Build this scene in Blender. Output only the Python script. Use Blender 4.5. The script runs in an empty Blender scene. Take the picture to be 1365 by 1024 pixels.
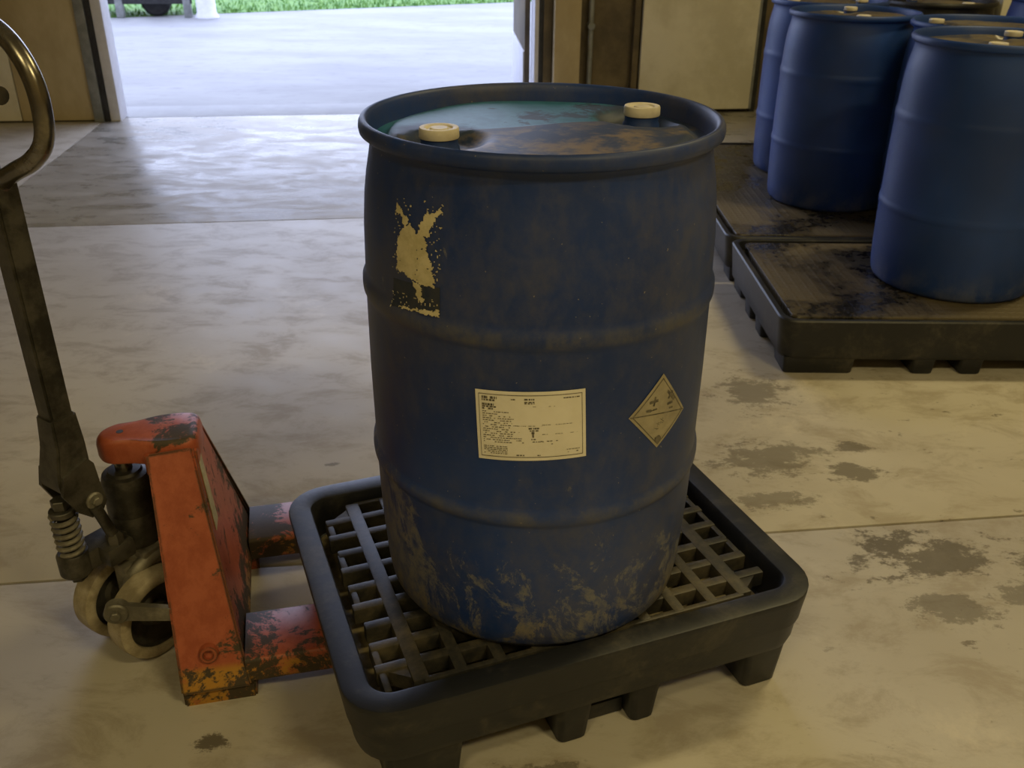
import bpy, bmesh, math, random
from mathutils import Vector, Matrix
random.seed(7)
R = math.radians
SC = bpy.context.scene
COL = SC.collection
# ------------------------------------------------------------------ camera
CAMZ = 1.388
F_PX, PITCH, ROLL = 1240.56, 0.4754, 0.0083
cd = bpy.data.cameras.new('camera'); cam = bpy.data.objects.new('camera', cd); COL.objects.link(cam)
cd.sensor_width = 36.0; cd.lens = F_PX / 1365 * 36.0; cd.clip_start = 0.02; cd.clip_end = 300
fw = Vector((0, math.cos(PITCH), -math.sin(PITCH))); rt = Vector((1, 0, 0)); up = rt.cross(fw)
r2 = rt * math.cos(ROLL) + up * math.sin(ROLL); u2 = -rt * math.sin(ROLL) + up * math.cos(ROLL)
m3 = Matrix((r2, u2, -fw)).transposed()
cam.matrix_world = Matrix.Translation((0, 0, CAMZ)) @ m3.to_4x4()
cd.dof.use_dof = True; cd.dof.focus_distance = 1.55; cd.dof.aperture_fstop = 9.0
SC.camera = cam
# ------------------------------------------------------------------ view, world, lamps
SC.view_settings.view_transform = 'Standard'; SC.view_settings.look = 'None'
SC.view_settings.gamma = 1.0; SC.view_settings.use_curve_mapping = False
SC.view_settings.exposure = 0.12
w = bpy.data.worlds.new('sky'); SC.world = w; w.use_nodes = True
bg = w.node_tree.nodes['Background']; bg.inputs[0].default_value = (0.63, 0.71, 1.0, 1); bg.inputs[1].default_value = 3.8
TH = R(7.0)                                   # the building stands 7 degrees off the camera's axis
EX = Vector((math.cos(TH), math.sin(TH), 0)); EN = Vector((-math.sin(TH), math.cos(TH), 0)); W0 = Vector((-2.84, 6.75, 0))
def B(s, t, z=0.0): return W0 + EX * s + EN * t + Vector((0, 0, z))
def lamp(name, p, energy, color, sx=1.3, sy=.35):
    l = bpy.data.lights.new(name, 'AREA'); l.shape = 'RECTANGLE'; l.size = sx; l.size_y = sy
    l.energy = energy; l.color = color
    o = bpy.data.objects.new(name, l); COL.objects.link(o); o.location = p; o.rotation_euler = (0, 0, TH)
WARM = (1.0, 0.82, 0.40)
for nm, px, py, en in (('ceiling_lamp_right_offscreen', 2.8, 3.4, 75), ('ceiling_lamp_back_right_offscreen', 2.6, -1.4, 95), ('ceiling_lamp_back_left_offscreen', -1.2, -1.8, 50)):
    lamp(nm, (px, py, 4.55), en, WARM)

# ------------------------------------------------------------------ node helper
class G:
    def __init__(s, name):
        s.m = bpy.data.materials.new(name); s.m.use_nodes = True
        s.t = s.m.node_tree; s.n = s.t.nodes; s.b = s.n['Principled BSDF']
        s.tc = s.n.new('ShaderNodeTexCoord')
    def lk(s, a, b): s.t.links.new(a, b)
    def put(s, sock, v):
        if hasattr(v, 'links') or isinstance(v, bpy.types.NodeSocket): s.lk(v, sock)
        else:
            if isinstance(v, (tuple, list)) and len(v) == 3 and sock.type == 'RGBA': v = (*v, 1)
            sock.default_value = v
    def obj(s, scale=(1, 1, 1), loc=(0, 0, 0), rz=0):
        mp = s.n.new('ShaderNodeMapping'); s.lk(s.tc.outputs['Object'], mp.inputs[0])
        mp.inputs['Scale'].default_value = scale; mp.inputs['Location'].default_value = loc; mp.inputs['Rotation'].default_value = (0, 0, rz)
        return mp.outputs[0]
    def noise(s, scale=5, detail=4, rough=.6, vec=None, dist=0):
        n = s.n.new('ShaderNodeTexNoise'); n.inputs['Scale'].default_value = scale; n.inputs['Detail'].default_value = detail
        n.inputs['Roughness'].default_value = rough; n.inputs['Distortion'].default_value = dist
        s.lk(vec if vec is not None else s.tc.outputs['Object'], n.inputs['Vector']); return n.outputs[0]
    def voro(s, scale=5, vec=None):
        n = s.n.new('ShaderNodeTexVoronoi'); n.inputs['Scale'].default_value = scale
        s.lk(vec if vec is not None else s.tc.outputs['Object'], n.inputs['Vector']); return n.outputs[0]
    def math(s, op, a, b=0.0, clamp=False):
        n = s.n.new('ShaderNodeMath'); n.operation = op; n.use_clamp = clamp
        s.put(n.inputs[0], a); s.put(n.inputs[1], b); return n.outputs[0]
    def step(s, v, a, b, lo=0.0, hi=1.0):
        n = s.n.new('ShaderNodeMapRange'); n.interpolation_type = 'SMOOTHSTEP'
        s.put(n.inputs[0], v); n.inputs[1].default_value = a; n.inputs[2].default_value = b; n.inputs[3].default_value = lo; n.inputs[4].default_value = hi
        return n.outputs[0]
    def mix(s, a, b, f):
        n = s.n.new('ShaderNodeMix'); n.data_type = 'RGBA'
        s.put(n.inputs[0], f); s.put(n.inputs[6], a); s.put(n.inputs[7], b); return n.outputs[2]
    def mixf(s, a, b, f):
        n = s.n.new('ShaderNodeMix'); n.data_type = 'FLOAT'
        s.put(n.inputs[0], f); s.put(n.inputs[2], a); s.put(n.inputs[3], b); return n.outputs[0]
    def sep(s, vec=None):
        n = s.n.new('ShaderNodeSeparateXYZ'); s.lk(vec if vec is not None else s.tc.outputs['Object'], n.inputs[0]); return n.outputs
    def blob(s, x, y, rx, ry, rz=0, warp=None, wamt=.3):
        """soft ellipse 1 -> 0 in object xy, edge broken up by noise"""
        mp = s.n.new('ShaderNodeMapping'); mp.vector_type = 'TEXTURE'; s.lk(s.tc.outputs['Object'], mp.inputs[0])
        mp.inputs['Location'].default_value = (x, y, 0); mp.inputs['Rotation'].default_value = (0, 0, rz); mp.inputs['Scale'].default_value = (rx, ry, 50)
        ln = s.n.new('ShaderNodeVectorMath'); ln.operation = 'LENGTH'; s.lk(mp.outputs[0], ln.inputs[0])
        d = ln.outputs['Value']
        if warp is not None: d = s.math('ADD', d, s.math('MULTIPLY', s.math('SUBTRACT', warp, .5), wamt * 6))
        return s.step(d, 1.0, .55)
    def bump(s, h, strength=.3, dist=.01):
        n = s.n.new('ShaderNodeBump'); n.inputs['Strength'].default_value = strength; n.inputs['Distance'].default_value = dist
        s.put(n.inputs['Height'], h); s.lk(n.outputs[0], s.b.inputs['Normal'])
    def out(s, color, rough=.5, metal=0.0, spec=.5):
        s.put(s.b.inputs['Base Color'], color); s.put(s.b.inputs['Roughness'], rough); s.put(s.b.inputs['Metallic'], metal)
        s.put(s.b.inputs['Specular IOR Level'], spec); return s.m

def simple(name, c1, c2, scale=8, rough=.5, metal=0, spec=.5, lo=.35, hi=.65, bump=0, stretch=(1, 1, 1)):
    g = G(name); n = g.noise(scale, 5, .65, g.obj(stretch)); f = g.step(n, lo, hi)
    if bump: g.bump(n, bump, .005)
    return g.out(g.mix(c1, c2, f), g.math('ADD', g.math('MULTIPLY', n, .25), rough - .12), metal, spec)

# ------------------------------------------------------------------ materials
def concrete(name, wet):
    g = G(name)
    big = g.noise(.9, 4, .6); mid = g.noise(4.5, 6, .7, g.obj((1, 1.7, 1), rz=.3), .4); fine = g.noise(38, 4, .7)
    warpn = g.noise(10, 8, .8, g.obj((1, 1.5, 1)))
    c = g.mix((.43, .39, .32), (.53, .49, .42), g.step(big, .35, .65))
    c = g.mix(c, (.30, .25, .18), g.math('MULTIPLY', g.step(mid, .46, .66), .6))
    c = g.mix(c, (.64, .58, .47), g.math('MULTIPLY', g.step(g.noise(2.6, 6, .75, g.obj((1, 1, 1), (7, 3, 0)), .3), .55, .75), .6))
    c = g.mix(c, (.25, .21, .15), g.math('MULTIPLY', g.step(fine, .6, .78), .35))
    if not wet:                                                     # oil and damp stains around the spill decks
        st = None
        for x, y, rx, ry, a in STAINS:
            k = g.math('MULTIPLY', g.blob(x, y, rx, ry, .15, warpn, .95), a)
            st = k if st is None else g.math('MAXIMUM', st, k)
        c = g.mix(c, (.085, .07, .047), st)
        spots = g.step(g.noise(11, 5, .7, g.obj((1, 1.6, 1), (2, 9, 0))), .62, .69)
        right = g.step(g.sep()[0], .3, 1.0)
        c = g.mix(c, (.12, .10, .07), g.math('MULTIPLY', g.math('MULTIPLY', spots, right), .7))
        rough = g.math('ADD', .30, g.math('MULTIPLY', mid, .4))
        g.bump(fine, .08, .004); return g.out(c, rough, 0, .42)
    pud = g.step(g.noise(3.2, 6, .7, g.obj((1, 2.2, 1), rz=.15), .5), .38, .62)
    rough = g.mixf(.24, .48, pud)
    c = g.mix(g.mix(c, (.15, .155, .15), .55), g.mix(c, (.26, .245, .22), .4), pud)
    g.bump(g.noise(14, 5, .65), .10, .004)
    return g.out(c, rough, 0, .32)
STAINS = [(1.02, 1.80, .20, .075, .75), (.93, 1.86, .075, .055, .8), (1.20, 1.66, .10, .07, .55), (1.0, 1.62, .11, .06, .55), (1.45, 1.78, .25, .12, .6),
          (.74, 2.25, .16, .10, .6), (.93, 2.18, .09, .05, .7), (1.0, 2.32, .05, .03, .7), (.78, 2.65, .12, .12, .6), (.70, 2.05, .10, .05, .55),
          (-.56, 1.23, .03, .02, .85), (.05, 1.15, .10, .04, .6), (.22, 1.165, .03, .012, .85), (-.5, 2.2, .02, .01, .6)]
M = {}
M['floor'] = concrete('worn_concrete', False); M['floor_wet'] = concrete('damp_sealed_concrete', True)
M['joint'] = simple('joint_filler', (.10, .085, .06), (.16, .13, .09), 20, .8)
g = G('outdoor_pavement'); n1 = g.noise(.5, 5, .6, g.obj((1, 2.5, 1))); n2 = g.noise(5, 5, .7, g.obj((1, 2, 1)))
M['pave'] = g.out(g.mix(g.mix((.24, .24, .24), (.30, .30, .30), g.step(n1, .35, .65)), (.14, .14, .15), g.math('MULTIPLY', g.step(n2, .5, .75), .5)), .6, 0, .3)
M['grass'] = simple('lawn_green', (.05, .16, .02), (.16, .30, .06), 6, .8)
def blue_plastic(name, base, dirty, seed):
    g = G(name); x, y, z = g.sep()
    fine = g.noise(42, 6, .75, g.obj((1, 1, .7), (seed, 0, 0))); mid = g.noise(7, 6, .7, g.obj((1, 1, .6), (seed, 2, 0)), .3); big = g.noise(2.2, 3, .5, g.obj((1, 1, 1), (seed, 5, 0)))
    c = g.mix(base, tuple(v * 1.6 for v in base), g.step(big, .35, .7))
    haze = g.math('MULTIPLY', g.step(g.math('ADD', mid, g.math('MULTIPLY', fine, .35)), .55, .95), .13 * dirty)
    c = g.mix(c, (.17, .15, .12), haze)
    if dirty >= 1:
        dustx = g.step(g.math('ADD', g.noise(3, 4, .6), g.math('MULTIPLY', fine, .5)), .6, 1.0)
        c = g.mix(c, (.13, .115, .085), g.math('MULTIPLY', dustx, .38))                  # patchy brown dust film
        # hoops rubbed and dusty
        for z0 in (.289, .604):
            band = g.math('SUBTRACT', 1.0, g.step(g.math('ABSOLUTE', g.math('SUBTRACT', z, z0)), .006, .018))
            c = g.mix(c, (.115, .108, .092), g.math('MULTIPLY', g.math('MULTIPLY', band, g.step(g.math('ADD', mid, g.math('MULTIPLY', fine, .4)), .55, .9)), .55))
        # dried mud smeared on the lower third
        ang = g.n.new('ShaderNodeMath'); ang.operation = 'ARCTAN2'; g.lk(y, ang.inputs[0]); g.lk(x, ang.inputs[1])
        cb = g.n.new('ShaderNodeCombineXYZ'); g.lk(g.math('MULTIPLY', g.math('ADD', ang.outputs[0], g.math('MULTIPLY', z, .5)), .29), cb.inputs[0]); g.lk(g.math('MULTIPLY', z, .72), cb.inputs[1])
        mud = g.noise(13, 10, .80, cb.outputs[0], .45)
        low = g.step(z, .36, .06, 0, .155)
        leftside = g.math('MULTIPLY', g.step(x, -.17, -.25), g.step(z, .40, .25, 0, .16))
        mk = g.step(g.math('ADD', g.math('ADD', mud, low), leftside), .64, .70)
        c = g.mix(c, g.mix((.165, .165, .17), (.20, .17, .11), g.math('MULTIPLY', g.step(z, .12, .02), g.step(mid, .4, .6))), g.math('MULTIPLY', mk, g.step(fine, .35, .62, .25, .9)))
        specks = g.step(g.noise(130, 2, .5), .73, .78)
        c = g.mix(c, (.3, .27, .2), g.math('MULTIPLY', specks, .6))
    else:
        low = g.math('MULTIPLY', g.step(z, .14, .0), g.step(mid, .4, .65)); c = g.mix(c, (.16, .17, .2), g.math('MULTIPLY', low, .45))
    g.bump(mid, .06, .004)
    return g.out(c, g.math('ADD', .36, g.math('MULTIPLY', fine, .25)), 0, .4)
M['blue'] = blue_plastic('dirty_blue_plastic', (.0072, .027, .125), 1, 0)
M['blue_b'] = blue_plastic('blue_plastic', (.010, .036, .16), .45, 11)
def lid(name, teal, seed):
    g = G(name); x, y, z = g.sep(); n = g.noise(9, 6, .7, g.obj((1, 1, 1), (seed, 0, 0)), .4); f = g.noise(45, 4, .7)
    c = g.mix((.012, .026, .07), (.03, .045, .08), g.step(n, .4, .6))
    # dust lies on the front half, teal colour covers patches of the far half
    line = g.math('SUBTRACT', y, g.math('MULTIPLY', x, .30))
    if teal:
        dust = g.math('MULTIPLY', g.step(g.math('ADD', line, g.math('MULTIPLY', g.math('SUBTRACT', n, .5), .35)), .04, -.03), g.step(g.math('ADD', n, g.math('MULTIPLY', f, .25)), .56, .74))
        c = g.mix(c, g.mix((.13, .095, .045), (.22, .16, .075), f), dust)
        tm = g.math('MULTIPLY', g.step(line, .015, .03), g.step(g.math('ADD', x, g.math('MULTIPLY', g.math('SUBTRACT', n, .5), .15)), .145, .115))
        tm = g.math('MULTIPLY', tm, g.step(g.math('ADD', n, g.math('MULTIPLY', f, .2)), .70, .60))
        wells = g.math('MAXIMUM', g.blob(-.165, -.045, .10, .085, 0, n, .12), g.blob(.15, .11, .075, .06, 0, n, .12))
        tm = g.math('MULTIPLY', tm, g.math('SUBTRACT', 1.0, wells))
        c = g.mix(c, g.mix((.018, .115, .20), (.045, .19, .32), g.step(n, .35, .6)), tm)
        return g.out(c, g.mixf(.5, .42, tm), 0, .5)
    dust = g.step(g.math('ADD', n, g.math('MULTIPLY', f, .3)), .5, .75)
    c = g.mix(c, (.16, .125, .07), dust); return g.out(c, .35, 0, .5)
M['lid'] = lid('dusty_teal_drum_lid', True, 0); M['lid_b'] = lid('dusty_drum_lid', False, 4)
M['cap'] = simple('cream_plastic', (.62, .56, .43), (.72, .66, .53), 30, .5)
def black_plastic(name, dust, dcol, lo, hi, base=(.011, .012, .015)):
    g = G(name); n = g.noise(7, 7, .72, None, .3); f = g.noise(60, 4, .7)
    k = g.math('MULTIPLY', g.step(g.math('ADD', n, g.math('MULTIPLY', f, .25)), lo, hi), dust)
    c = g.mix(base, dcol, k); g.bump(f, .1, .003)
    return g.out(c, g.math('ADD', .34, g.math('MULTIPLY', n, .25)), 0, .45)
M['tray'] = black_plastic('scuffed_black_plastic', .40, (.16, .14, .10), .58, .95)
M['grate'] = black_plastic('dusty_black_plastic', .75, (.12, .098, .06), .50, .85, (.018, .018, .018))
M['sump'] = simple('dried_sludge', (.10, .08, .04), (.34, .27, .14), 14, .6, lo=.35, hi=.7, bump=.5)
g = G('wet_deck_plastic'); x, y, z = g.sep(); n = g.noise(3.0, 5, .65, None, .3); f = g.noise(40, 4, .7)
gx = g.math('ABSOLUTE', g.math('SUBTRACT', g.math('FRACT', g.math('MULTIPLY', x, 30)), .5)); gy = g.math('ABSOLUTE', g.math('SUBTRACT', g.math('FRACT', g.math('MULTIPLY', y, 30)), .5))
cell = g.math('MAXIMUM', g.step(gx, .28, .40), g.step(gy, .28, .40))
mud = g.step(g.math('ADD', n, g.math('MULTIPLY', f, .35)), .58, .78)
g.bump(g.math('ADD', cell, g.math('MULTIPLY', mud, .8)), .35, .004)
M['deck'] = g.out(g.mix((.013, .012, .011), (.11, .088, .052), mud), g.mixf(.22, .5, mud), 0, .5)
def orange_paint():
    g = G('worn_orange_paint'); x, y, z = g.sep(); n = g.noise(11, 8, .78, None, .35); n2 = g.noise(24, 6, .75, g.obj((1, 1, .7), (3, 1, 0))); f = g.noise(75, 3, .7)
    bv = g.n.new('ShaderNodeBevel'); bv.samples = 4; bv.inputs['Radius'].default_value = .006
    ge = g.n.new('ShaderNodeNewGeometry'); dt = g.n.new('ShaderNodeVectorMath'); dt.operation = 'DOT_PRODUCT'; g.lk(bv.outputs[0], dt.inputs[0]); g.lk(ge.outputs['Normal'], dt.inputs[1])
    edge = g.step(dt.outputs['Value'], .985, .90)
    c = g.mix((.29, .064, .026), (.38, .098, .045), g.step(n2, .35, .65))
    yl = g.math('MULTIPLY', g.step(g.noise(7, 5, .7, g.obj((1, 1, 1), (8, 8, 2))), .44, .56), g.step(z, .088, .07))
    yl = g.math('MAXIMUM', yl, g.math('MULTIPLY', g.step(x, -.243, -.255), g.step(z, .14, .09)))
    c = g.mix(c, (.38, .20, .02), g.math('MULTIPLY', yl, .85))                                                      # older yellow coat, low down
    low = g.step(z, .15, .04, 0, .075)
    rub = g.math('MULTIPLY', g.math('MULTIPLY', g.math('MULTIPLY', g.step(x, -.19, -.12), g.step(x, .0, -.06)), g.step(z, .22, .08)), .10)                  # rubbed by the load round the fork roots
    topw = g.math('MULTIPLY', g.math('MULTIPLY', g.step(z, .455, .465), g.step(x, -.27, -.22)), .12)
    far_ = g.math('MULTIPLY', g.step(y, -.06, .12), g.math('MULTIPLY', g.math('MULTIPLY', g.step(x, -.17, -.14), g.step(z, .085, .10)), .11))
    bias = g.math('ADD', g.math('ADD', low, rub), g.math('ADD', topw, g.math('ADD', far_, g.math('MULTIPLY', edge, .17))))
    wear = g.step(g.math('ADD', g.math('ADD', n, bias), g.math('MULTIPLY', f, .12)), .648, .705)
    c = g.mix(c, g.mix((.020, .016, .012), (.075, .05, .022), n2), wear)
    g.bump(g.math('SUBTRACT', 1.0, wear), .15, .002)
    return g.out(c, g.mixf(.42, .6, wear), 0, .4)
M['orange'] = orange_paint()
M['steel'] = simple('greasy_dark_steel', (.035, .032, .026), (.10, .092, .075), 16, .45, .55, .5)
M['steel2'] = simple('worn_grey_steel', (.12, .11, .085), (.26, .24, .19), 18, .5, .4, .5)
M['chrome'] = simple('worn_chrome_tube', (.15, .135, .11), (.34, .31, .25), 10, .27, .9, .5)
M['cream'] = simple('worn_cream_tyre', (.42, .36, .25), (.22, .18, .11), 14, .6)
M['sticker'] = simple('yellowed_paper', (.34, .29, .17), (.45, .40, .26), 60, .6)
M['paper'] = simple('aged_label_paper', (.68, .64, .53), (.76, .72, .61), 9, .55)
M['paper_g'] = simple('grimy_label_paper', (.26, .23, .16), (.36, .32, .22), 14, .55)
M['paper_t'] = simple('torn_yellow_paper', (.50, .44, .25), (.64, .57, .36), 40, .7)
M['ink'] = simple('printing_ink', (.05, .045, .035), (.16, .14, .10), 90, .6)
M['glue'] = simple('glue_residue', (.012, .022, .05), (.035, .04, .055), 50, .55)
M['ply'] = simple('stained_beige_board', (.38, .30, .16), (.52, .43, .26), 2.5, .7, lo=.3, hi=.7, stretch=(1, 1, .5))
M['white'] = simple('dirty_white_board', (.56, .52, .40), (.68, .64, .52), 2.2, .6, lo=.35, hi=.6)
M['brown'] = simple('dark_brown_boarding', (.075, .058, .034), (.15, .115, .065), 3, .75)
M['galv'] = simple('galvanised_steel', (.20, .21, .20), (.28, .29, .28), 12, .5, .3)
M['black'] = simple('black_rubber', (.012, .012, .013), (.03, .03, .03), 20, .6)
M['pale'] = simple('pale_painted_steel', (.56, .56, .60), (.64, .64, .68), 8, .5)
M['ceil'] = simple('grey_sheeting', (.34, .32, .28), (.42, .40, .35), 2, .8)
M['neck'] = simple('moulded_blue_plastic', (.0072, .027, .125), (.010, .036, .15), 20, .5)
M['apron'] = simple('pale_apron_concrete', (.22, .22, .22), (.28, .28, .28), 5, .6)
M['tarp'] = simple('pale_tank_plastic', (.45, .40, .28), (.55, .50, .37), 4, .5)

# ------------------------------------------------------------------ mesh helpers
def tag(o, label=None, cat=None, group=None, kind=None):
    if label: o['label'] = label
    if cat: o['category'] = cat
    if group: o['group'] = group
    if kind: o['kind'] = kind
    return o
def mesh(bm, name, angle=35):
    me = bpy.data.meshes.new(name); bmesh.ops.recalc_face_normals(bm, faces=bm.faces[:]); bm.to_mesh(me); bm.free()
    for p in me.polygons: p.use_smooth = True
    me.set_sharp_from_angle(angle=R(angle)); return me
def obj(name, bm, mat, parent=None, angle=35):
    me = bm if isinstance(bm, bpy.types.Mesh) else mesh(bm, name, angle)
    if mat is not None and not me.materials: me.materials.append(M[mat] if isinstance(mat, str) else mat)
    o = bpy.data.objects.new(name, me); COL.objects.link(o)
    if parent is not None: o.parent = parent
    return o
def empty(name, loc=(0, 0, 0), rz=0):
    o = bpy.data.objects.new(name, None); COL.objects.link(o); o.location = loc; o.rotation_euler = (0, 0, rz); o.empty_display_size = .1; return o
def box(bm, x0, x1, y0, y1, z0, z1, bev=0, fr=None):
    r = bmesh.ops.create_cube(bm, size=1); vs = r['verts']
    bmesh.ops.scale(bm, vec=(x1 - x0, y1 - y0, z1 - z0), verts=vs); bmesh.ops.translate(bm, vec=((x0 + x1) / 2, (y0 + y1) / 2, (z0 + z1) / 2), verts=vs)
    if bev:
        es = list({e for v in vs for e in v.link_edges}); q = bmesh.ops.bevel(bm, geom=es, offset=bev, segments=2, affect='EDGES', profile=.6)
        vs = list({v for f in q['faces'] for v in f.verts} | {v for v in vs if v.is_valid})
    if fr is not None:
        for v in vs: v.co = fr(v.co)
    return bm
def bx(*a, **k): return box(bmesh.new(), *a, **k)
def lathe(bm, prof, n=48, c=(0, 0, 0), ax=None):
    """prof: (r, z) pairs; ax: frame matrix 3x3 whose z is the spin axis"""
    c = Vector(c); rings = []
    for r, z in prof:
        if r < 1e-6:
            p = Vector((0, 0, z)); rings.append([bm.verts.new(c + (ax @ p if ax else p))]); continue
        ring = []
        for i in range(n):
            a = 2 * math.pi * i / n; p = Vector((r * math.cos(a), r * math.sin(a), z)); ring.append(bm.verts.new(c + (ax @ p if ax else p)))
        rings.append(ring)
    for A, Bq in zip(rings, rings[1:]):
        if len(A) == 1 and len(Bq) == 1: continue
        for i in range(n):
            j = (i + 1) % n
            if len(A) == 1: bm.faces.new((A[0], Bq[i], Bq[j]))
            elif len(Bq) == 1: bm.faces.new((A[i], A[j], Bq[0]))
            else: bm.faces.new((A[i], A[j], Bq[j], Bq[i]))
    return bm
def axis_frame(d):
    d = Vector(d).normalized(); q = d.to_track_quat('Z', 'Y'); return q.to_matrix()
def cyl(bm, p, q, r, n=20, bev=.0015):
    p, q = Vector(p), Vector(q); L = (q - p).length
    return lathe(bm, [(0, 0), (r - bev, 0), (r, bev), (r, L - bev), (r - bev, L), (0, L)], n, p, axis_frame(q - p))
def tube(bm, pts, r, n=12, closed=False):
    pts = [Vector(p) for p in pts]; k = len(pts); rings = []; ref = None
    for i in range(k):
        a = pts[i - 1] if (i or closed) else pts[i]; b = pts[(i + 1) % k] if (i < k - 1 or closed) else pts[i]
        d = (b - a).normalized()
        if ref is None: ref = d.orthogonal().normalized()
        ref = (ref - d * ref.dot(d)).normalized(); s = d.cross(ref)
        rings.append([bm.verts.new(pts[i] + (ref * math.cos(2 * math.pi * j / n) + s * math.sin(2 * math.pi * j / n)) * r) for j in range(n)])
    for i in range(k if closed else k - 1):
        A, Bq = rings[i], rings[(i + 1) % k]
        for j in range(n): bm.faces.new((A[j], A[(j + 1) % n], Bq[(j + 1) % n], Bq[j]))
    if not closed: bm.faces.new(rings[0][::-1]); bm.faces.new(rings[-1])
    return bm
def smooth_path(pts, n=6):
    P = [Vector(p) for p in pts]; o = []
    for i in range(len(P) - 1):
        p0, p1, p2, p3 = P[max(i - 1, 0)], P[i], P[i + 1], P[min(i + 2, len(P) - 1)]
        for k in range(n):
            t = k / n; o.append(.5 * ((2 * p1) + (p2 - p0) * t + (2 * p0 - 5 * p1 + 4 * p2 - p3) * t * t + (3 * p1 - p0 - 3 * p2 + p3) * t ** 3))
    o.append(P[-1]); return o
def loft(bm, loops, cap0=True, cap1=True):
    V = [[bm.verts.new(p) for p in l] for l in loops]; n = len(V[0])
    for A, Bq in zip(V, V[1:]):
        for i in range(n): bm.faces.new((A[i], A[(i + 1) % n], Bq[(i + 1) % n], Bq[i]))
    if cap0: bm.faces.new(V[0][::-1])
    if cap1: bm.faces.new(V[-1])
    return bm
def prism(bm, poly, f0, f1):
    """poly: list of 2d points; f0/f1 map a 2d point to 3d for the two ends"""
    return loft(bm, [[f0(*p) for p in poly], [f1(*p) for p in poly]])
def rrect(x0, x1, y0, y1, r, z, n=7):
    o = []
    for cx, cy, a0 in ((x1 - r, y1 - r, 0), (x0 + r, y1 - r, 90), (x0 + r, y0 + r, 180), (x1 - r, y0 + r, 270)):
        for i in range(n + 1): a = R(a0 + 90 * i / n); o.append(Vector((cx + r * math.cos(a), cy + r * math.sin(a), z)))
    return o

# ================================================================== THE BUILDING
def bb(s0, s1, t0, t1, z0, z1, bev=0): return bx(s0, s1, t0, t1, z0, z1, bev=bev, fr=lambda c: B(c.x, c.y, c.z))
fl = obj('floor', bb(-6, 8.5, -10.5, .12, -.12, -.012), 'joint'); tag(fl, kind='structure')
SJ = [-6, -.08, 5.3, 8.5]; TJ = [-10.5, -7.98, -5.24, -2.50, .10]
for i in range(3):
    for j in range(4):
        k = obj('slab', bb(SJ[i] + .004, SJ[i + 1] - .004, TJ[j] + .004, TJ[j + 1] - .004, -.05, 0, bev=.003), 'floor_wet' if (j == 3 and i == 1) else 'floor', fl)
pv = obj('pavement', bb(-20, 20, .13, 24, -.10, -.015), 'pave'); tag(pv, kind='structure')
obj('apron_slab', bb(-.3, 3.6, .125, .55, -.09, -.004, bev=.004), 'apron', pv)
bm = bmesh.new(); la, lb_ = Vector((-5.5, 13.5, 0)), Vector((-.44, 16.06, 0)); ld_ = (lb_ - la).normalized(); lnn = Vector((-ld_.y, ld_.x, 0))
loft(bm, [[la + ld_ * a + lnn * b + Vector((0, 0, z)) for a, b in ((-25, 0), (30, 0), (30, 25), (-25, 25))] for z in (-.12, -.008)])
gr = obj('lawn', bm, 'grass'); tag(gr, kind='structure')
# grass tufts
bm = bmesh.new()
for i in range(5000):
    p = la + ld_ * random.uniform(-2.5, 9) + lnn * (random.random() ** 2 * 5) + Vector((0, 0, -.01)); h = random.uniform(.03, .08); a = random.uniform(0, 6.28); wd = .012
    d = Vector((math.cos(a), math.sin(a), 0)) * wd; ln = Vector((random.uniform(-.03, .03), random.uniform(-.03, .03), h))
    bm.faces.new([bm.verts.new(p - d), bm.verts.new(p + d), bm.verts.new(p + ln)])
tag(obj('grass', bm, 'grass'), 'short green grass growing along the far edge of the yard', 'grass', kind='stuff')
# front wall with the doorway (0 .. 3.0 m), lintel above 3.4 m
wf = bmesh.new()
def wb(*a, **k): box(wf, *a, fr=lambda c: B(c.x, c.y, c.z), **k)
wb(-6, -.02, .0, .12, 0, 4.8); wb(3.05, 8.5, .0, .12, 0, 4.8); wb(-.02, 3.05, .0, .12, 3.4, 4.8)
wfo = obj('wall_front', wf, 'brown'); tag(wfo, kind='structure')
def wpart(name, mat, s0, s1, t0, t1, z0, z1, bev=.004): return obj(name, bb(s0, s1, t0, t1, z0, z1, bev=bev), mat, wfo)
wpart('plywood_panel', 'ply', -.615, -.135, -.03, .01, .012, 3.3); wpart('white_panel', 'white', -1.9, -.622, -.035, .01, .015, 3.3)
wpart('jamb_strip', 'galv', -.13, -.065, -.05, .01, 0, 3.4); wpart('rubber_seal', 'black', -.062, -.028, -.04, .005, 0, 3.4, .002)
wpart('jamb_board', 'pale', -.024, .045, -.03, .16, 0, 3.4)
wpart('jamb_board', 'pale', 3.0, 3.032, -.03, .16, 0, 3.4); wpart('rubber_seal', 'black', 3.034, 3.06, -.04, .005, 0, 3.4, .002)
wpart('jamb_strip', 'brown', 3.062, 3.125, -.05, .01, 0, 3.4); wpart('post', 'ply', 3.13, 3.32, -.12, .0, 0, 4.7, .008)
wpart('stud', 'brown', 3.72, 3.765, -.06, .0, 0, 4.7); wpart('stud', 'black', 4.655, 4.70, -.05, .0, 0, 4.7)
bm = bmesh.new(); cyl(bm, B(3.405, -.05, 0), B(3.405, -.05, 4.6), .019); obj('conduit_pipe', bm, 'galv', wfo)
bm = bmesh.new(); cyl(bm, B(3.405, -.075, .62), B(3.405, -.0, .62), .026); obj('pipe_clip', bm, 'galv', wfo)
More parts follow.
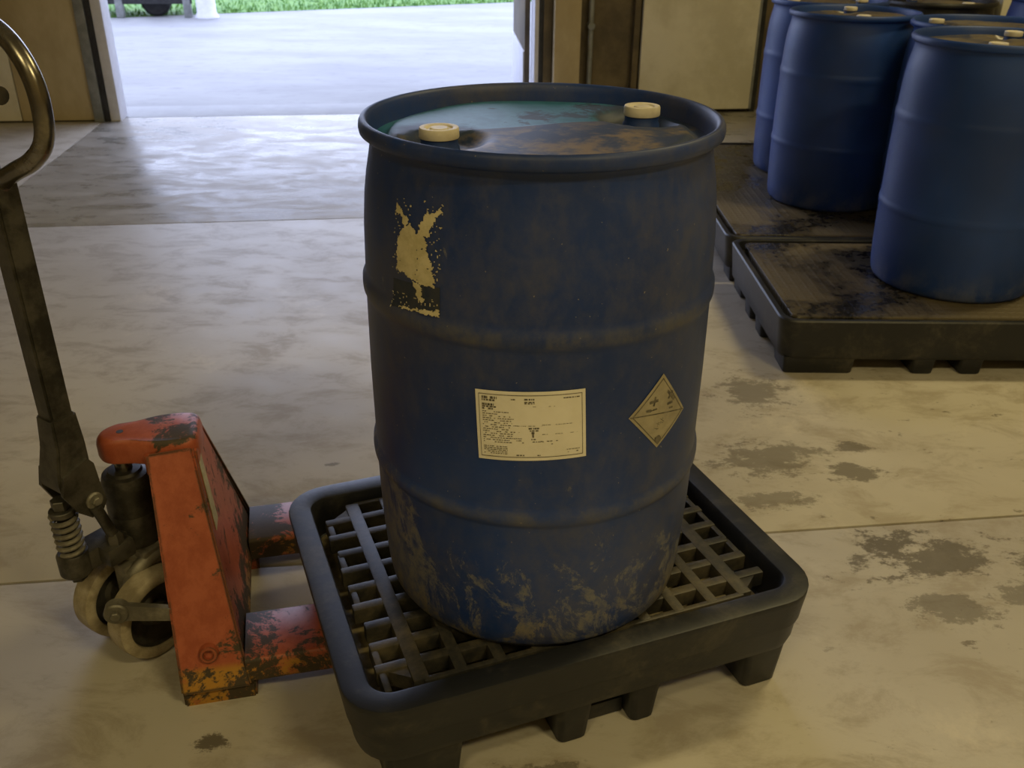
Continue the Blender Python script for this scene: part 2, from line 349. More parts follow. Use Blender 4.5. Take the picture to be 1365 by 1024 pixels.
# door leaf swung outward, and white sliding panel beside the doorway
skew = lambda c: B(c.x + (c.y - .17) * .055, c.y, c.z)
d1 = obj('door_1', bx(2.955, 2.995, .17, 1.45, .03, 3.3, bev=.004, fr=skew), 'brown'); tag(d1, 'brown door leaf swung outward with a grey kick plate', kind='structure')
obj('kick_plate', bx(2.945, 2.957, .19, 1.43, .05, .42, bev=.002, fr=skew), 'pale', d1)
d2 = obj('door_2', bb(3.775, 4.645, -.09, -.05, .03, 2.4, bev=.005), 'white'); tag(d2, 'off-white flat sliding door panel hung on the brown wall', kind='structure')
obj('edge_trim', bb(4.632, 4.650, -.094, -.046, .03, 2.4, bev=.002), 'galv', d2)
for nm, a in (('wall_left', (-6.12, -6, -10.6, .12)), ('wall_right', (8.5, 8.62, -10.6, .12)), ('wall_back', (-6.12, 8.62, -10.72, -10.6))):
    tag(obj(nm, bb(*a, -.1, 4.8), 'ply'), kind='structure')
tag(obj('ceiling', bb(-6.12, 8.62, -10.72, .12, 4.8, 4.9), 'ceil'), kind='structure')

# ================================================================== DRUMS
HD = .8725
PROF = [(0, .012), (.20, .012), (.245, .004), (.262, 0), (.274, .004), (.281, .016), (.2855, .045), (.290, .11), (.2935, .19), (.295, .268),
        (.2965, .275), (.3005, .281), (.3010, .289), (.3005, .297), (.2965, .303), (.2955, .312), (.2965, .45), (.2955, .580), (.2965, .588), (.3000, .595), (.3005, .604), (.3000, .613), (.2960, .619),
        (.2945, .63), (.2925, .70), (.2885, .752), (.284, .785), (.279, .810), (.2758, .828), (.2752, .8400), (.2775, .8455), (.2860, .8475), (.2905, .8510), (.2918, .8580), (.2910, .8655), (.2880, .8710), (.2845, .8725), (.2805, .8715), (.2770, .866), (.2745, .856), (.2725, .840), (.271, .826)]
def make_lid(caps, zl=.836):
    """moulded drum head: a raised plateau with a sunken crescent round each bung"""
    bm = bmesh.new(); nr, na = 34, 96; rings = []
    def h(x, y):
        r = math.hypot(x, y); z = 0.0
        z += .016 * (1 - min(1, max(0, (r - .232) / .022)) ** 2 * (3 - 2 * min(1, max(0, (r - .232) / .022)))) 
        for cx, cy in caps:
            d = math.hypot(x - cx, y - cy); k = min(1, max(0, (.085 - d) / .035)); k = k * k * (3 - 2 * k); z -= .018 * k * (1 if r < .235 else .3)
        ln = y - .30 * x - .012; k = min(1, max(0, (ln + .006) / .018)); z -= .005 * k * (1 if r < .235 else 0)
        z += .0016 * math.sin(23 * x + 5 * y) * math.cos(17 * y)
        return z
    c = bm.verts.new((0, 0, zl + h(0, 0)))
    for i in range(1, nr + 1):
        r = .272 * i / nr; rings.append([bm.verts.new((r * math.cos(2 * math.pi * j / na), r * math.sin(2 * math.pi * j / na), zl + h(r * math.cos(2 * math.pi * j / na), r * math.sin(2 * math.pi * j / na)))) for j in range(na)])
    for j in range(na): bm.faces.new((c, rings[0][j], rings[0][(j + 1) % na]))
    for A, Bq in zip(rings, rings[1:]):
        for j in range(na): bm.faces.new((A[j], Bq[j], Bq[(j + 1) % na], A[(j + 1) % na]))
    return mesh(bm, 'lid', 60)
BODY = mesh(lathe(bmesh.new(), PROF, 128), 'drum_body', 50); BODY.materials.append(M['blue'])
PROF_B = [(r - (.0022 if (.27 < z < .305 or .585 < z < .615) and r > .2968 else 0), z) for r, z in PROF]
BODY_B = mesh(lathe(bmesh.new(), PROF_B, 96), 'drum_body', 50); BODY_B.materials.append(M['blue_b'])
BODY_K = BODY_B.copy(); BODY_K.materials.clear(); BODY_K.materials.append(M['tray'])
CAPM = mesh(lathe(bmesh.new(), [(0, .003), (.013, .003), (.0145, .0005), (.020, .0005), (.0215, .003), (.026, .004), (.0295, .0035), (.0305, .001), (.0308, -.0105), (.0300, -.012), (.024, -.012), (0, -.012)], 40), 'bung_cap'); CAPM.materials.append(M['cap'])
NECK = mesh(lathe(bmesh.new(), [(.0285, -.012), (.0285, -.022), (.031, -.026), (.0325, -.045)], 36), 'bung_neck'); NECK.materials.append(M['neck'])
CAPS = [(-.157, -.098), (.172, .085)]
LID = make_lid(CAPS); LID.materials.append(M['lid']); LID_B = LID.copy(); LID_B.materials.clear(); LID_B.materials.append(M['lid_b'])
DX, DY, DZ = .0435, 1.5235, .2206
def drum(loc, label, group, scale=1, main=False, rz=0):
    t = empty('plastic_drum', loc, rz); t.scale = (scale,) * 3
    tag(t, label, 'drum', group)
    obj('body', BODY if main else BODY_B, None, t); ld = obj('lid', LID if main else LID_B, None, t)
    for cx, cy in CAPS:
        k = obj('bung_cap', CAPM, None, t); k.location = (cx, cy, .8655); k.rotation_euler = (0, 0, cx * 9)
        k = obj('bung_neck', NECK, None, t); k.location = (cx, cy, .8655)
    return t
D = drum((DX, DY, DZ), 'dirty blue plastic drum with white paper label standing on a small spill pallet', None, main=True)
# printed labels follow the drum wall: (angle, height) -> point
def rad(z):
    for (r0, z0), (r1, z1) in zip(PROF[5:], PROF[6:]):
        if z0 <= z <= z1: return r0 + (r1 - r0) * (z - z0) / max(1e-6, z1 - z0)
    return .295
def cp(a, z, o): r = rad(z) + o; return Vector((r * math.cos(R(a)), r * math.sin(R(a)), z))
def patch(bm, f, u0, u1, v0, v1, o, nu=None, nv=None):
    """rectangle of label space (u, v in 0..1) mapped by f onto the drum wall"""
    nu = nu or max(1, int((u1 - u0) * 16 + .5)); nv = nv or max(1, int((v1 - v0) * 6 + .5))
    V = [[bm.verts.new(cp(*f(u0 + (u1 - u0) * i / nu, v0 + (v1 - v0) * j / nv), o)) for i in range(nu + 1)] for j in range(nv + 1)]
    for j in range(nv):
        for i in range(nu): bm.faces.new((V[j][i], V[j][i + 1], V[j + 1][i + 1], V[j + 1][i]))
def polyp(bm, f, pts, o): bm.faces.new([bm.verts.new(cp(*f(*p), o)) for p in pts])
def lab(u, v):                                      # bilinear between the label's corners
    b0 = (-108.5 + 32.6 * u, .398 + .009 * u); b1 = (-109.5 + 32.4 * u, .519 + .007 * u); return (b0[0] + (b1[0] - b0[0]) * v, b0[1] + (b1[1] - b0[1]) * v)
bm = bmesh.new(); patch(bm, lab, 0, 1, 0, 1, .0010); lb = obj('paper_label', bm, 'paper', D); tag(lb, 'white paper label with a thin printed border and rows of faded small print')
bm = bmesh.new(); O = .0016
for a in ((.03, .97, .945, .953), (.03, .97, .05, .058), (.03, .034, .05, .953), (.966, .97, .05, .953)): patch(bm, lab, *a, O)
rn = random.Random(3)
def words(x0, x1, y, h, dens=.8):
    x = x0
    while x < x1:
        wl = rn.uniform(.008, .03)
        if rn.random() < dens: patch(bm, lab, x, min(x + wl, x1), y, y + h, O, 1, 1)
        x += wl + rn.uniform(.004, .010)
words(.06, .20, .885, .035, .97); words(.06, .18, .855, .022, .97); words(.06, .17, .79, .03, .98); words(.06, .19, .765, .018, .95); words(.06, .17, .735, .02, .98)
words(.33, .37, .885, .014); words(.45, .54, .885, .02, .98); words(.45, .54, .85, .014, .98); words(.45, .54, .83, .014, .98); words(.80, .95, .895, .013, .95)
for i in range(15): words(.06, .25 + rn.random() * .12 + (.08 if i > 4 else 0), .70 - i * .031, .010, .72)
for i in range(5): words(.06, .28, .20 - i * .026, .010, .9)
words(.48, .58, .47, .022, .95); words(.49, .57, .44, .016, .95); words(.505, .53, .40, .03, 1); words(.51, .525, .35, .05, 1); words(.50, .54, .315, .014, 1); words(.48, .62, .28, .010, .8); words(.56, .74, .285, .010, .6); words(.58, .70, .24, .010, .6)
words(.34, .60, .515, .006, .75); words(.60, .95, .525, .006, .8); words(.60, .92, .39, .005, .55); words(.40, .80, .79, .005, .4); words(.36, .44, .075, .018, .9); words(.55, .58, .075, .014, .9); words(.82, .94, .14, .008, .9); words(.83, .87, .10, .008); words(.91, .93, .10, .016, 1)
obj('label_print', bm, 'ink', lb)
# diamond hazard placard
T_, R_, B_, L_ = (-49.5, .520), (-36.3, .432), (-49.7, .386), (-62.4, .460)
def dia(u, v):                                      # u along left->top side, v along left->bottom side
    p = (L_[0] + (T_[0] - L_[0]) * u + (B_[0] - L_[0]) * v, L_[1] + (T_[1] - L_[1]) * u + (B_[1] - L_[1]) * v)
    e = (R_[0] - T_[0] - B_[0] + L_[0], R_[1] - T_[1] - B_[1] + L_[1]); return (p[0] + e[0] * u * v, p[1] + e[1] * u * v)
bm = bmesh.new(); patch(bm, dia, 0, 1, 0, 1, .0010, 12, 12); pl = obj('hazard_placard', bm, 'paper_g', D); tag(pl, 'faded diamond hazard placard with black symbols')
bm = bmesh.new()
for a in ((.05, .95, .05, .065), (.05, .95, .935, .95), (.05, .065, .05, .95), (.935, .95, .05, .95)): patch(bm, dia, *a, .0016)
def dline(p, q, wd):
    n = 8; d = Vector((q[0] - p[0], q[1] - p[1])).normalized(); nn = Vector((-d.y, d.x)) * wd / 2
    for i in range(n):
        a = Vector(p).lerp(Vector(q), i / n); b = Vector(p).lerp(Vector(q), (i + 1) / n)
        polyp(bm, dia, [(a.x - nn.x, a.y - nn.y), (b.x - nn.x, b.y - nn.y), (b.x + nn.x, b.y + nn.y), (a.x + nn.x, a.y + nn.y)], .0016)
def dblot(cx, cy, rx, ry, rot=0, n=10, jag=.3):
    pts = []
    for i in range(n):
        a = 2 * math.pi * i / n; k = 1 + rn.uniform(-jag, jag); x, y = rx * math.cos(a) * k, ry * math.sin(a) * k; pts.append((cx + x * math.cos(rot) - y * math.sin(rot), cy + x * math.sin(rot) + y * math.cos(rot)))
    polyp(bm, dia, pts, .0016)
# in (u, v): top corner (1,0), right (1,1), bottom (0,1), left (0,0); the dividing line runs left -> right
dline((.02, .02), (.97, .97), .018)
dline((.46, .14), (.62, .26), .05); dline((.48, .26), (.62, .16), .035); dblot(.36, .25, .085, .028, .75); dline((.42, .30), (.50, .36), .03)       # test tube and hand
dline((.88, .32), (.90, .58), .055); dline((.80, .44), (.97, .42), .035); dline((.72, .50), (.84, .58), .045); dline((.70, .60), (.78, .66), .03)
dblot(.13, .86, .085, .075, 0, 14, .12)
for i in range(9): dline((.22 + i * .03, .62 + rn.uniform(-.05, .05)), (.25 + i * .03, .66 + rn.uniform(-.05, .05)), .008)
obj('placard_print', bm, 'ink', pl)
# torn remains of a third label
def torn(u, v):
    b0 = (-141.0 + 20.6 * u, .614 + .010 * u); b1 = (-138.8 + 18.9 * u, .788 + .007 * u); return (b0[0] + (b1[0] - b0[0]) * v, b0[1] + (b1[1] - b0[1]) * v)
def jag(pts, amt, n=5):
    o = []
    for i, p in enumerate(pts):
        q = pts[(i + 1) % len(pts)]
        for k in range(n): o.append((p[0] + (q[0] - p[0]) * k / n + rn.uniform(-amt, amt), p[1] + (q[1] - p[1]) * k / n + rn.uniform(-amt, amt) * .5))
    return o
bm = bmesh.new(); patch(bm, torn, .02, .98, .01, .27, .0007, 5, 3)
gl = obj('glue_patch', bm, 'glue', D)
from mathutils import noise as mnoise
def inside(x, y, poly):
    r = False
    for (x0, y0), (x1, y1) in zip(poly, poly[1:] + poly[:1]):
        if (y0 > y) != (y1 > y) and x < (x1 - x0) * (y - y0) / (y1 - y0) + x0: r = not r
    return r
TORN = [[(.10, .62), (.12, .36), (.30, .345), (.45, .30), (.62, .28), (.90, .26), (.86, .36), (.82, .50), (.74, .58), (.70, .66), (.64, .72), (.52, .73), (.40, .80), (.30, .76), (.18, .72)],
        [(.58, .72), (.76, .70), (.78, .78), (.86, .84), (.98, .93), (.90, .95), (.82, .89), (.70, .92), (.64, .84), (.56, .78)],
        [(.24, .78), (.30, .76), (.34, .82), (.20, .87), (.10, .93), (.02, .96), (.02, .88), (.14, .85)],
        [(.48, .28), (.60, .28), (.70, .11), (.62, .10)], [(.0, .045), (.4, .03), (.98, .055), (.98, .0), (.6, .012), (.2, .02), (.0, .03)]]
bm = bmesh.new(); O = .0013; NU, NV = 56, 128; grid = {}
def gv(i, j):
    if (i, j) not in grid: grid[i, j] = bm.verts.new(cp(*torn(i / NU, j / NV), O))
    return grid[i, j]
for i in range(NU):
    for j in range(NV):
        x, y = (i + .5) / NU, (j + .5) / NV
        a = mnoise.fractal(Vector((x * 9, y * 20, 1)), .8, 2, 4) * .045; b = mnoise.fractal(Vector((x * 9, y * 20, 7)), .8, 2, 4) * .022
        hit = any(inside(x + a, y + b, p) for p in TORN)
        fl_ = mnoise.noise(Vector((x * 24, y * 55, 3)))
        if not hit and fl_ > .42 and (y > .74 or (x < .2 and y > .3) or (x > .78 and y > .3) or y < .16): hit = abs(x - .5) > .12 or y < .16
        if hit and fl_ < -.62: hit = False
        if hit: bm.faces.new((gv(i, j), gv(i + 1, j), gv(i + 1, j + 1), gv(i, j + 1)))
tp = obj('torn_label', bm, 'paper_t', D); tag(tp, 'torn yellowed remains of a paper label')
# drums on the decks behind
BG = 'blue drums stored on the spill decks'
SB = .925; ZB = .1968
for (x, y, z, rz, k, lbl) in ((1.578, 3.190, ZB, .5, .95, 'large clean blue drum alone at the front of the nearer spill deck'),
                           (1.800, 3.800, .2003, 2.1, SB, 'blue drum standing across the seam between the two spill decks'),
                           (1.440, 4.230, ZB, .9, SB, 'blue drum at the front of the farther spill deck with dusty lid'),
                           (1.500, 4.787, ZB, 2.8, SB, 'blue drum mostly hidden behind another at the left edge of the farther deck'),
                           (2.400, 5.690, 0, 1.5, 1.07, 'black drum with dusty lid standing on the floor behind the farther deck'),
                           (2.770, 5.030, ZB, .2, SB, 'blue drum at the right end of the farther deck beside the concrete block')):
    t = drum((x, y, z), lbl, BG if z else None, k, rz=rz)
    if not z: t.children[0].data = BODY_K

# ================================================================== SMALL SPILL PALLET
YAW = .3707; PA, PB, PH = .9165, .697, .235
P0 = Vector((-.2506, 1.0559, 0))
sp = empty('spill_pallet', P0, YAW); tag(sp, 'small black plastic spill pallet with a grid top under the dirty drum', 'spill pallet')
bm = bmesh.new()
loft(bm, [rrect(i, PA - i, i, PB - i, max(.088 - i, .02), z) for i, z in ((.040, .098), (.032, .096), (.022, .102), (.017, .118), (.013, .160), (.0125, .1625), (.0085, .1645), (.006, .19), (.002, .222), (.0012, .2315), (.0022, .2343), (.005, .2352), (.042, .2350), (.047, .2335), (.050, .229), (.053, .20), (.058, .150), (.066, .142))])
obj('tray', bm, 'tray', sp)
bm = bx(.064, PA - .064, .064, PB - .064, .1405, .1475)
obj('sludge', bm, 'sump', sp)
for nm, u0, u1, v0, v1 in [('foot', .055, .20, .030, .15), ('foot', .375, .45, .030, .15), ('foot', .525, .592, .030, .15), ('foot', .775, .868, .030, .15),
                           ('foot', .055, .20, PB - .15, PB - .03), ('foot', .375, .45, PB - .15, PB - .03), ('foot', .525, .592, PB - .15, PB - .03), ('foot', .775, .868, PB - .15, PB - .03)]:
    bm = bmesh.new(); k = .010
    loft(bm, [rrect(u0 + i, u1 - i, v0 + i, v1 - i, .014, z, 3) for i, z in ((.011, 0), (.008, .004), (0, .106))]); obj(nm, bm, 'tray', sp)
obj('foot_bar', bx(.445, .53, .07, .10, .004, .04, bev=.004), 'tray', sp)
# grate: bars both ways, stubs at the edges, three-cornered plates at the corners
GZ0, GZ1 = .186, .2205
gt = empty('grate', (0, 0, 0)); gt.parent = sp
gu0, gu1, gv0, gv1 = .066, PA - .066, .066, PB - .066
nu, nv = 11, 10
def bar(u0, u1, v0, v1, z1=GZ1): 
    return obj('grate_bar', bx(u0, u1, v0, v1, GZ0, z1, bev=.0035), 'grate', gt)
for i in range(nv + 1):                                            # bars along the long side
    v = gv0 + (gv1 - gv0) * i / nv; wd = .0105 if 0 < i < nv else .008
    if i in (0, nv): bar(gu0 + .075, gu1 - .075, v - .006 + (.006 if i == 0 else -.006), v + .006 + (.006 if i == 0 else -.006), GZ1 - .001)
    else: bar(gu0 + rn.uniform(0, .012), gu1 - rn.uniform(0, .012), v - wd, v + wd, GZ1 - .0012)
for i in range(1, nu):
    u = gu0 + (gu1 - gu0) * i / nu; wd = .0145 if i in (1, nu - 1) else .0115
    bar(u - wd, u + wd, gv0 + .004, gv1 - .004)
for i in range(nv):                                                # short end webs that close some of the edge cells
    for u in (gu0 + .006, gu1 - .018):
        if rn.random() < .6: v = gv0 + (gv1 - gv0) * i / nv; bar(u, u + .013, v, v + (gv1 - gv0) / nv, GZ1 - .003)
for cu, cv, su, sv in ((gu0, gv0, 1, 1), (gu1, gv0, -1, 1), (gu1, gv1, -1, -1), (gu0, gv1, 1, -1)):
    bm = bmesh.new(); cu0 = (gu1 - gu0) / nu; cv0 = (gv1 - gv0) / nv
    poly = [(cu + su * .010, cv + sv * cv0), (cu + su * cu0, cv + sv * cv0), (cu + su * cu0, cv + sv * .008)]
    if su * sv < 0: poly = poly[::-1]
    loft(bm, [[Vector((a, b, z)) for a, b in poly] for z in (GZ0, GZ1 - .004)]); obj('corner_plate', bm, 'grate', gt)
for i in range(1, nu, 2):                                          # support posts under the grid, seen through the cells
    for j in range(0, nv + 1):
        u = gu0 + (gu1 - gu0) * (i + .5) / nu; v = gv0 + (gv1 - gv0) * (j + .5) / nv
        if j < nv and rn.random() < .7:
            bm = bmesh.new(); lathe(bm, [(0, .186), (.014, .186), (.019, .183), (.024, .146)], 14, (u, v, 0)); obj('support_post', bm, 'sump', gt)

# ================================================================== SPILL DECKS BEHIND
def deck(x0, x1, y0, y1, label):
    H = .2; t = empty('spill_deck', (x0, y0, 0)); tag(t, label, 'spill pallet', 'large spill decks holding drums'); a, b = x1 - x0, y1 - y0
    bm = bmesh.new(); loft(bm, [rrect(i, a - i, i, b - i, max(.06 - i * .5, .015), z, 5) for i, z in ((.030, .058), (.020, .056), (.014, .066), (.010, .11), (.002, .185), (.0015, .194), (.005, .1995), (.018, .200), (.024, .197), (.026, .17), (.03, .16))]); obj('tray', bm, 'tray', t)
    bm = bmesh.new(); loft(bm, [rrect(i, a - i, i, b - i, .03, z, 4) for i, z in ((.05, .161), (.046, .19), (.049, .1965))]); obj('deck_grid', bm, 'deck', t)
    n = 4
    for yy in (.02, b - .16):
        for u0, u1 in ((.03, .27), (.46, .54), (.62, .70), (.89, .97), (1.05, a - .03)):
            bm = bmesh.new(); loft(bm, [rrect(u0 + i, u1 - i, yy + i, yy + .14 - i, .012, z, 3) for i, z in ((.008, 0), (.005, .004), (0, .062))]); obj('foot', bm, 'tray', t)
    for xx in (.02, a - .16):
        for v0, v1 in ((b * .36, b * .36 + .1), (b * .56, b * .56 + .1)):
            bm = bmesh.new(); loft(bm, [rrect(xx + i, xx + .14 - i, v0 + i, v1 - i, .012, z, 3) for i, z in ((.008, 0), (.005, .004), (0, .062))]); obj('foot', bm, 'tray', t)
    return t
deck(.872, 2.45, 2.768, 3.612, 'low black spill deck with mud on its grid holding the large clean drum')
deck(.866, 3.40, 3.620, 5.33, 'black spill deck with wet shiny grid pushed up behind the muddy one')

# ================================================================== PALLET JACK
JY = YAW - R(8.0)
J0 = P0 + Matrix.Rotation(YAW, 3, 'Z') @ Vector((0, .62, 0))
pj = empty('pallet_jack', J0, JY); tag(pj, 'worn orange hand pallet jack with upright handle and dark steel pump', 'pallet jack')
ZT, ZF = .090, .038
def fork(b0, b1):
    bm = bmesh.new(); a0, a1 = -.10, .62
    secs = []
    for a, ins, zt, zl in ((a0, 0, ZT, ZF), (a1 - .18, 0, ZT, ZF), (a1 - .04, .018, ZT - .010, ZF + .004), (a1, .045, ZT - .030, ZF + .012)):
        y0, y1 = b0 + ins, b1 - ins; r = .008
        secs.append([Vector((a, y0, zl)), Vector((a, y0, zt - r)), Vector((a, y0 + r * .4, zt - r * .3)), Vector((a, y0 + r, zt)), Vector((a, y1 - r, zt)), Vector((a, y1 - r * .4, zt - r * .3)), Vector((a, y1, zt - r)), Vector((a, y1, zl))])
    loft(bm, secs); o = obj('fork', bm, 'orange', pj)
    bm = bmesh.new(); c = (b0 + b1) / 2; cyl(bm, (a1 - .16, c - .035, .04), (a1 - .16, c + .035, .04), .04, 24); obj('load_roller', bm, 'cream', pj)
fork(-.272, -.126); fork(.118, .264)
# A-frame chassis
def plate(pts, th, mat='orange', name='side_plate', bev=.004):
    """thick plate from four corner points"""
    p = [Vector(q) for q in pts]; n = (p[1] - p[0]).cross(p[3] - p[0]).normalized() * th
    bm = bmesh.new(); loft(bm, [p, [q + n for q in p]]); bmesh.ops.bevel(bm, geom=bm.edges[:], offset=bev, segments=2, affect='EDGES'); return obj(name, bm, mat, pj)
for s in (-1, 1):
    plate([(-.222, s * .276, .034), (-.092, s * .276, .034), (-.158, s * .058, .452), (-.244, s * .058, .446)], .012 * (1 if s < 0 else -1))
plate([(-.098, -.262, .036), (-.098, .262, .036), (-.158, .060, .455), (-.158, -.060, .455)], -.012, name='front_plate')
plate([(-.222, -.274, .036), (-.222, -.13, .036), (-.085, -.13, .036), (-.085, -.274, .036)], .052, name='fork_root')
plate([(-.222, .13, .036), (-.222, .274, .036), (-.085, .274, .036), (-.085, .13, .036)], .052, name='fork_root')
# head that bridges to the piston
hd = []
for i in range(13): a = R(90 + 180 * i / 12); hd.append((-.302 + .040 * math.cos(a), .040 * math.sin(a)))
sd = [(-.280, .0425), (-.265, .047), (-.250, .053), (-.235, .058), (-.220, .061), (-.195, .0625), (-.172, .0625), (-.158, .058), (-.150, .048), (-.147, .032)]
hd += [(a, -b) for a, b in sd] + sd[::-1]
bm = bmesh.new(); cx, cy = -.235, 0
def sc(p, k): return Vector((cx + (p[0] - cx) * k, cy + (p[1] - cy) * k, 0))
loft(bm, [[sc(p, k) + Vector((0, 0, z)) for p in hd] for k, z in ((.90, .418), (.97, .4205), (1, .428), (1, .452), (.985, .460), (.94, .4665), (.86, .4705))])
head = obj('head', bm, 'orange', pj)
bm = bmesh.new(); cyl(bm, (-.296, 0, .4660), (-.296, 0, .4712), .007, 14, .0005); obj('oil_plug', bm, 'black', head)
bm = bmesh.new(); box(bm, -.250, -.150, -.064, .064, .400, .446, bev=.006); obj('neck_block', bm, 'orange', pj)
plate([(-.1335, -.112, .29), (-.1335, -.068, .29), (-.1520, -.022, .42), (-.1520, -.060, .42)], .0016, 'sticker', 'sticker', .0004)
bm = bmesh.new(); c0 = Vector((-.165, -.247, .105)); lathe(bm, [(0, .004), (.009, .004), (.010, .016), (.0165, .016), (.0185, .012), (.019, -.012)], 22, c0, axis_frame((0, -1, .25))); obj('axle_boss', bm, 'orange', pj)
# pump
PX = -.302
bm = bmesh.new(); lathe(bm, [(0, .205), (.040, .205), (.046, .214), (.0475, .222), (.0475, .292), (.0468, .294), (.0475, .296), (.0475, .368), (.044, .379), (.034, .382), (.031, .388), (.024, .389), (0, .389)], 40, (PX, 0, 0)); pump = obj('pump_cylinder', bm, 'steel', pj)
bm = bmesh.new(); cyl(bm, (PX, 0, .380), (PX, 0, .432), .0165, 24); obj('piston_rod', bm, 'chrome', pump)
bm = bmesh.new(); lathe(bm, [(.040, .212), (.052, .206), (.054, .19), (.050, .17), (.034, .150), (.030, .12), (0, .12)], 32, (PX, 0, 0)); obj('pump_base', bm, 'steel2', pj)
# everything that steers: turned 35 degrees
ST = R(35.0 + 8)
rot = Matrix.Rotation(ST, 3, 'Z')
Hd = rot @ Vector((-1, 0, 0)); Ld = rot @ Vector((0, -1, 0)); C0 = Vector((PX, 0, 0))
def S(h, l, z): return C0 + Hd * h + Ld * l + Vector((0, 0, z))
def sbox(bm, h0, h1, l0, l1, z0, z1, bev=.004): return box(bm, h0, h1, l0, l1, z0, z1, bev=bev, fr=lambda c: S(c.x, c.y, c.z))
# wheels and their yoke
AX = .045
for l, mt in ((-.034, 'cream'), (.080, 'cream')):
    fr = axis_frame(Ld)
    bm = bmesh.new(); lathe(bm, [(.070, -.022), (.089, -.025), (.095, -.021), (.096, 0), (.095, .021), (.089, .025), (.078, .0255), (.074, .024), (.072, .018)], 56, S(AX, l, .096), fr); wh = obj('steer_wheel', bm, mt, pj)
    bm = bmesh.new(); lathe(bm, [(.074, .018), (.070, .006), (.035, -.004), (.026, .002), (.024, .016), (.014, .017), (.012, .021), (0, .021)], 40, S(AX, l, .096), fr); lathe(bm, [(.071, -.02), (.03, -.012), (0, -.012)], 30, S(AX, l, .096), fr); obj('wheel_hub', bm, 'steel', wh)
bm = bmesh.new(); cyl(bm, S(AX, -.03, .096), S(AX, .075, .096), .014); sbox(bm, .01, .07, .004, .042, .08, .20); obj('wheel_yoke', bm, 'steel2', pj)
bm = bmesh.new()                                                   # curved casting over the wheels
tube(bm, smooth_path([S(-.02, .050, .205), S(.02, .052, .200), S(.055, .048, .180), S(.070, .045, .145)], 5), .016, 12); sbox(bm, -.045, .035, .015, .062, .182, .222, .008); obj('wheel_guard', bm, 'steel2', pj)
bm = bmesh.new(); pa, pb = Vector((-.328, -.180, .180)), Vector((-.222, -.200, .172))
d = (pb - pa); prism(bm, [(0, -.017), (.03, -.020), (1, -.015), (1, .015), (.03, .018), (0, .016)], lambda k, z: pa + d * k + Vector((0, -.006, z)), lambda k, z: pa + d * k + Vector((0, .006, z))); arm = obj('link_arm', bm, 'steel2', pj)
bm = bmesh.new(); cyl(bm, pa + Vector((0, .012, 0)), pa + Vector((0, -.014, 0)), .023, 24, .003); obj('link_boss', bm, 'steel2', arm)
bm = bmesh.new(); cyl(bm, pa + Vector((0, -.010, 0)), pa + Vector((0, -.022, 0)), .010, 6); obj('bolt', bm, 'steel2', arm)
# valve block, spring and lowering valve
C0z = C0.copy(); C0 = C0 + Vector((0, 0, .020))
bm = bmesh.new(); sbox(bm, .02, .125, -.028, .028, .205, .250, .008); lathe(bm, [(0, .200), (.026, .200), (.031, .206), (.031, .246), (.027, .252), (0, .252)], 26, S(.140, 0, 0)); sbox(bm, .045, .105, .024, .062, .212, .252, .008); obj('valve_block', bm, 'steel', pj)
bm = bmesh.new(); cyl(bm, S(.140, 0, .185), S(.140, 0, .204), .016, 6); obj('nut', bm, 'steel', pj)
bm = bmesh.new(); pts = []
for i in range(6 * 14 + 1): a = 2 * math.pi * i / 14; pts.append(S(.140 + .0215 * math.cos(a), .0215 * math.sin(a), .254 + .085 * i / 84))
tube(bm, pts, .0052, 8); obj('spring', bm, 'steel2', pj)
bm = bmesh.new(); cyl(bm, S(.140, 0, .25), S(.140, 0, .365), .013, 18); cyl(bm, S(.140, 0, .338), S(.140, 0, .350), .024, 20); cyl(bm, S(.140, 0, .352), S(.140, 0, .372), .017, 6); obj('plunger', bm, 'steel', pj)
bm = bmesh.new(); tube(bm, [S(.075, .043, .250), S(.078, .043, .275), S(.090, .046, .315), S(.100, .046, .350)], .011, 12); lathe(bm, [(0, .245), (.016, .245), (.017, .268), (.012, .275), (0, .275)], 6, S(.075, .043, 0)); obj('release_rod', bm, 'steel', pj)
C0 = C0z
# handle: forked foot, square tube, loop grip
hb = .108
bm = bmesh.new()
def sec(hc, hw, lc, lw, z): return [S(hc - hw, lc - lw, z), S(hc + hw, lc - lw, z), S(hc + hw, lc + lw, z), S(hc - hw, lc + lw, z)]
loft(bm, [sec(hb + .010, .030, 0, .034, .415), sec(hb + .008, .034, 0, .034, .44), sec(hb, .028, 0, .030, .50), sec(hb - .001, .0245, 0, .0255, .562)]); bmesh.ops.bevel(bm, geom=bm.edges[:], offset=.004, segments=2, affect='EDGES'); hf = obj('handle_foot', bm, 'steel', pj)
for l in (-.040, .030):                                            # two cheeks with the pivot bolt
    bm = bmesh.new(); poly = [(.075, .400), (.070, .368), (.082, .350), (.106, .346), (.130, .370), (.150, .415), (.142, .452), (.090, .470), (.080, .455)]
    prism(bm, poly, lambda h, z: S(h, l, z), lambda h, z: S(h, l + .010, z)); obj('cheek', bm, 'steel', hf)
bm = bmesh.new(); cyl(bm, S(.096, -.044, .380), S(.096, .046, .380), .017, 24, .003); cyl(bm, S(.096, .044, .380), S(.096, .052, .380), .009, 6); obj('pivot_bolt', bm, 'steel2', pj)
bm = bmesh.new(); loft(bm, [[S(hb + a * .021, b * .0225, z) for a, b in ((-1, -1), (1, -1), (1, 1), (-1, 1))] for z in (.50, .995)]); bmesh.ops.bevel(bm, geom=bm.edges[:], offset=.004, segments=2, affect='EDGES'); obj('handle_tube', bm, 'steel', pj)
bm = bmesh.new(); side = [(.004, .945), (.012, .985), (.056, 1.010), (.116, 1.036), (.160, 1.070), (.174, 1.116), (.166, 1.166), (.132, 1.208), (.076, 1.234), (0, 1.243)]
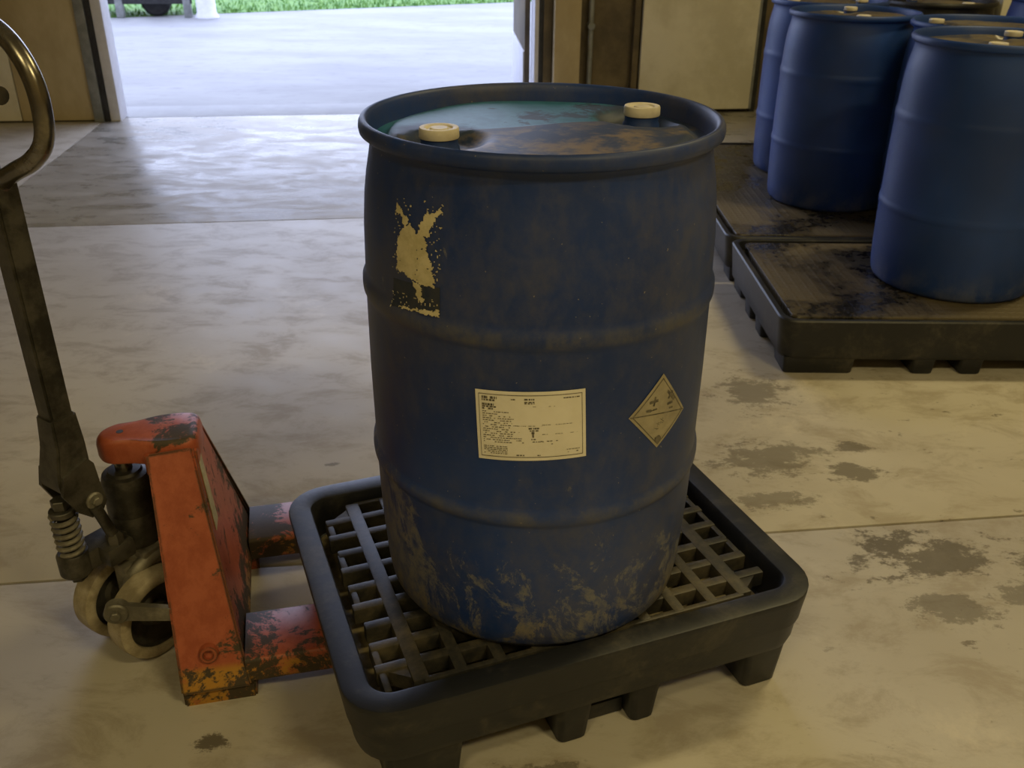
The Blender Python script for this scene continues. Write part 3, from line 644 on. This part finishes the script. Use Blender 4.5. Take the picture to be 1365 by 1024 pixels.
loop = [(l, z) for l, z in side] + [(-l, z) for l, z in side[-2::-1]]
tube(bm, smooth_path([S(hb, l, z) for l, z in loop], 5), .0145, 16); obj('grip', bm, 'chrome', pj)
bm = bmesh.new(); tube(bm, smooth_path([S(hb, 0, .99), S(hb, -.004, 1.06), S(hb, -.002, 1.10), S(hb, .020, 1.135), S(hb, .062, 1.128)], 5), .010, 12); lathe(bm, [(0, 0), (.012, 0), (.014, .004), (.014, .012), (0, .014)], 16, S(hb, .058, 1.128), axis_frame(Ld)); obj('lever', bm, 'steel', pj)

# ================================================================== FAR THINGS
# trailer standing on the lawn edge: only its underside shows
def far(s, t): return B(s, t, -.012)
tr = empty('parked_trailer', far(-1.05, 7.45), TH); tag(tr, 'dark parked trailer with grey legs standing at the edge of the lawn', 'trailer')
obj('bed', bx(-1.9, .36, -.5, .5, .34, .62, bev=.02), 'black', tr); obj('skirt', bx(-1.8, .34, -.46, -.42, .17, .36, bev=.01), 'black', tr)
for x in (-.62, .27): obj('leg', bx(x - .05, x + .05, -.47, -.37, 0, .40, bev=.01), 'galv', tr)
for x in (-.18, -1.25):
    bm = bmesh.new(); lathe(bm, [(0, -.08), (.10, -.08), (.17, -.085), (.20, -.06), (.20, .06), (.17, .085), (0, .085)], 30, (x, -.2, .2), axis_frame((0, 1, 0))); obj('wheel', bm, 'black', tr)
po = empty('bollard', far(-.52, 6.95)); tag(po, 'stout white bollard at the lawn edge beside the dark trailer', 'bollard')
bm = bmesh.new(); lathe(bm, [(0, 0), (.16, 0), (.155, .03), (.13, .07), (.12, .9), (.10, .96), (0, .98)], 28); obj('post', bm, 'pale', po)
# concrete block and pale tank behind the drums
cb = obj('concrete_block', bx(-.058, .058, -.058, .058, 0, 1.25, bev=.006), 'white'); cb.location = (2.81, 5.72, 0); tag(cb, 'pale concrete pillar block standing behind the blue drums', 'block')
tk = empty('storage_tank', (2.85, 6.60, 0)); tag(tk, 'pale round storage tank on a dark base behind the drums', 'tank')
bm = bmesh.new(); lathe(bm, [(0, .75), (.17, .76), (.27, .80), (.30, .87), (.30, 1.7), (.25, 1.78), (0, 1.8)], 40); obj('shell', bm, 'tarp', tk)
bm = bmesh.new(); lathe(bm, [(0, 0), (.22, 0), (.22, .70), (.17, .765), (0, .765)], 32); obj('base', bm, 'brown', tk)
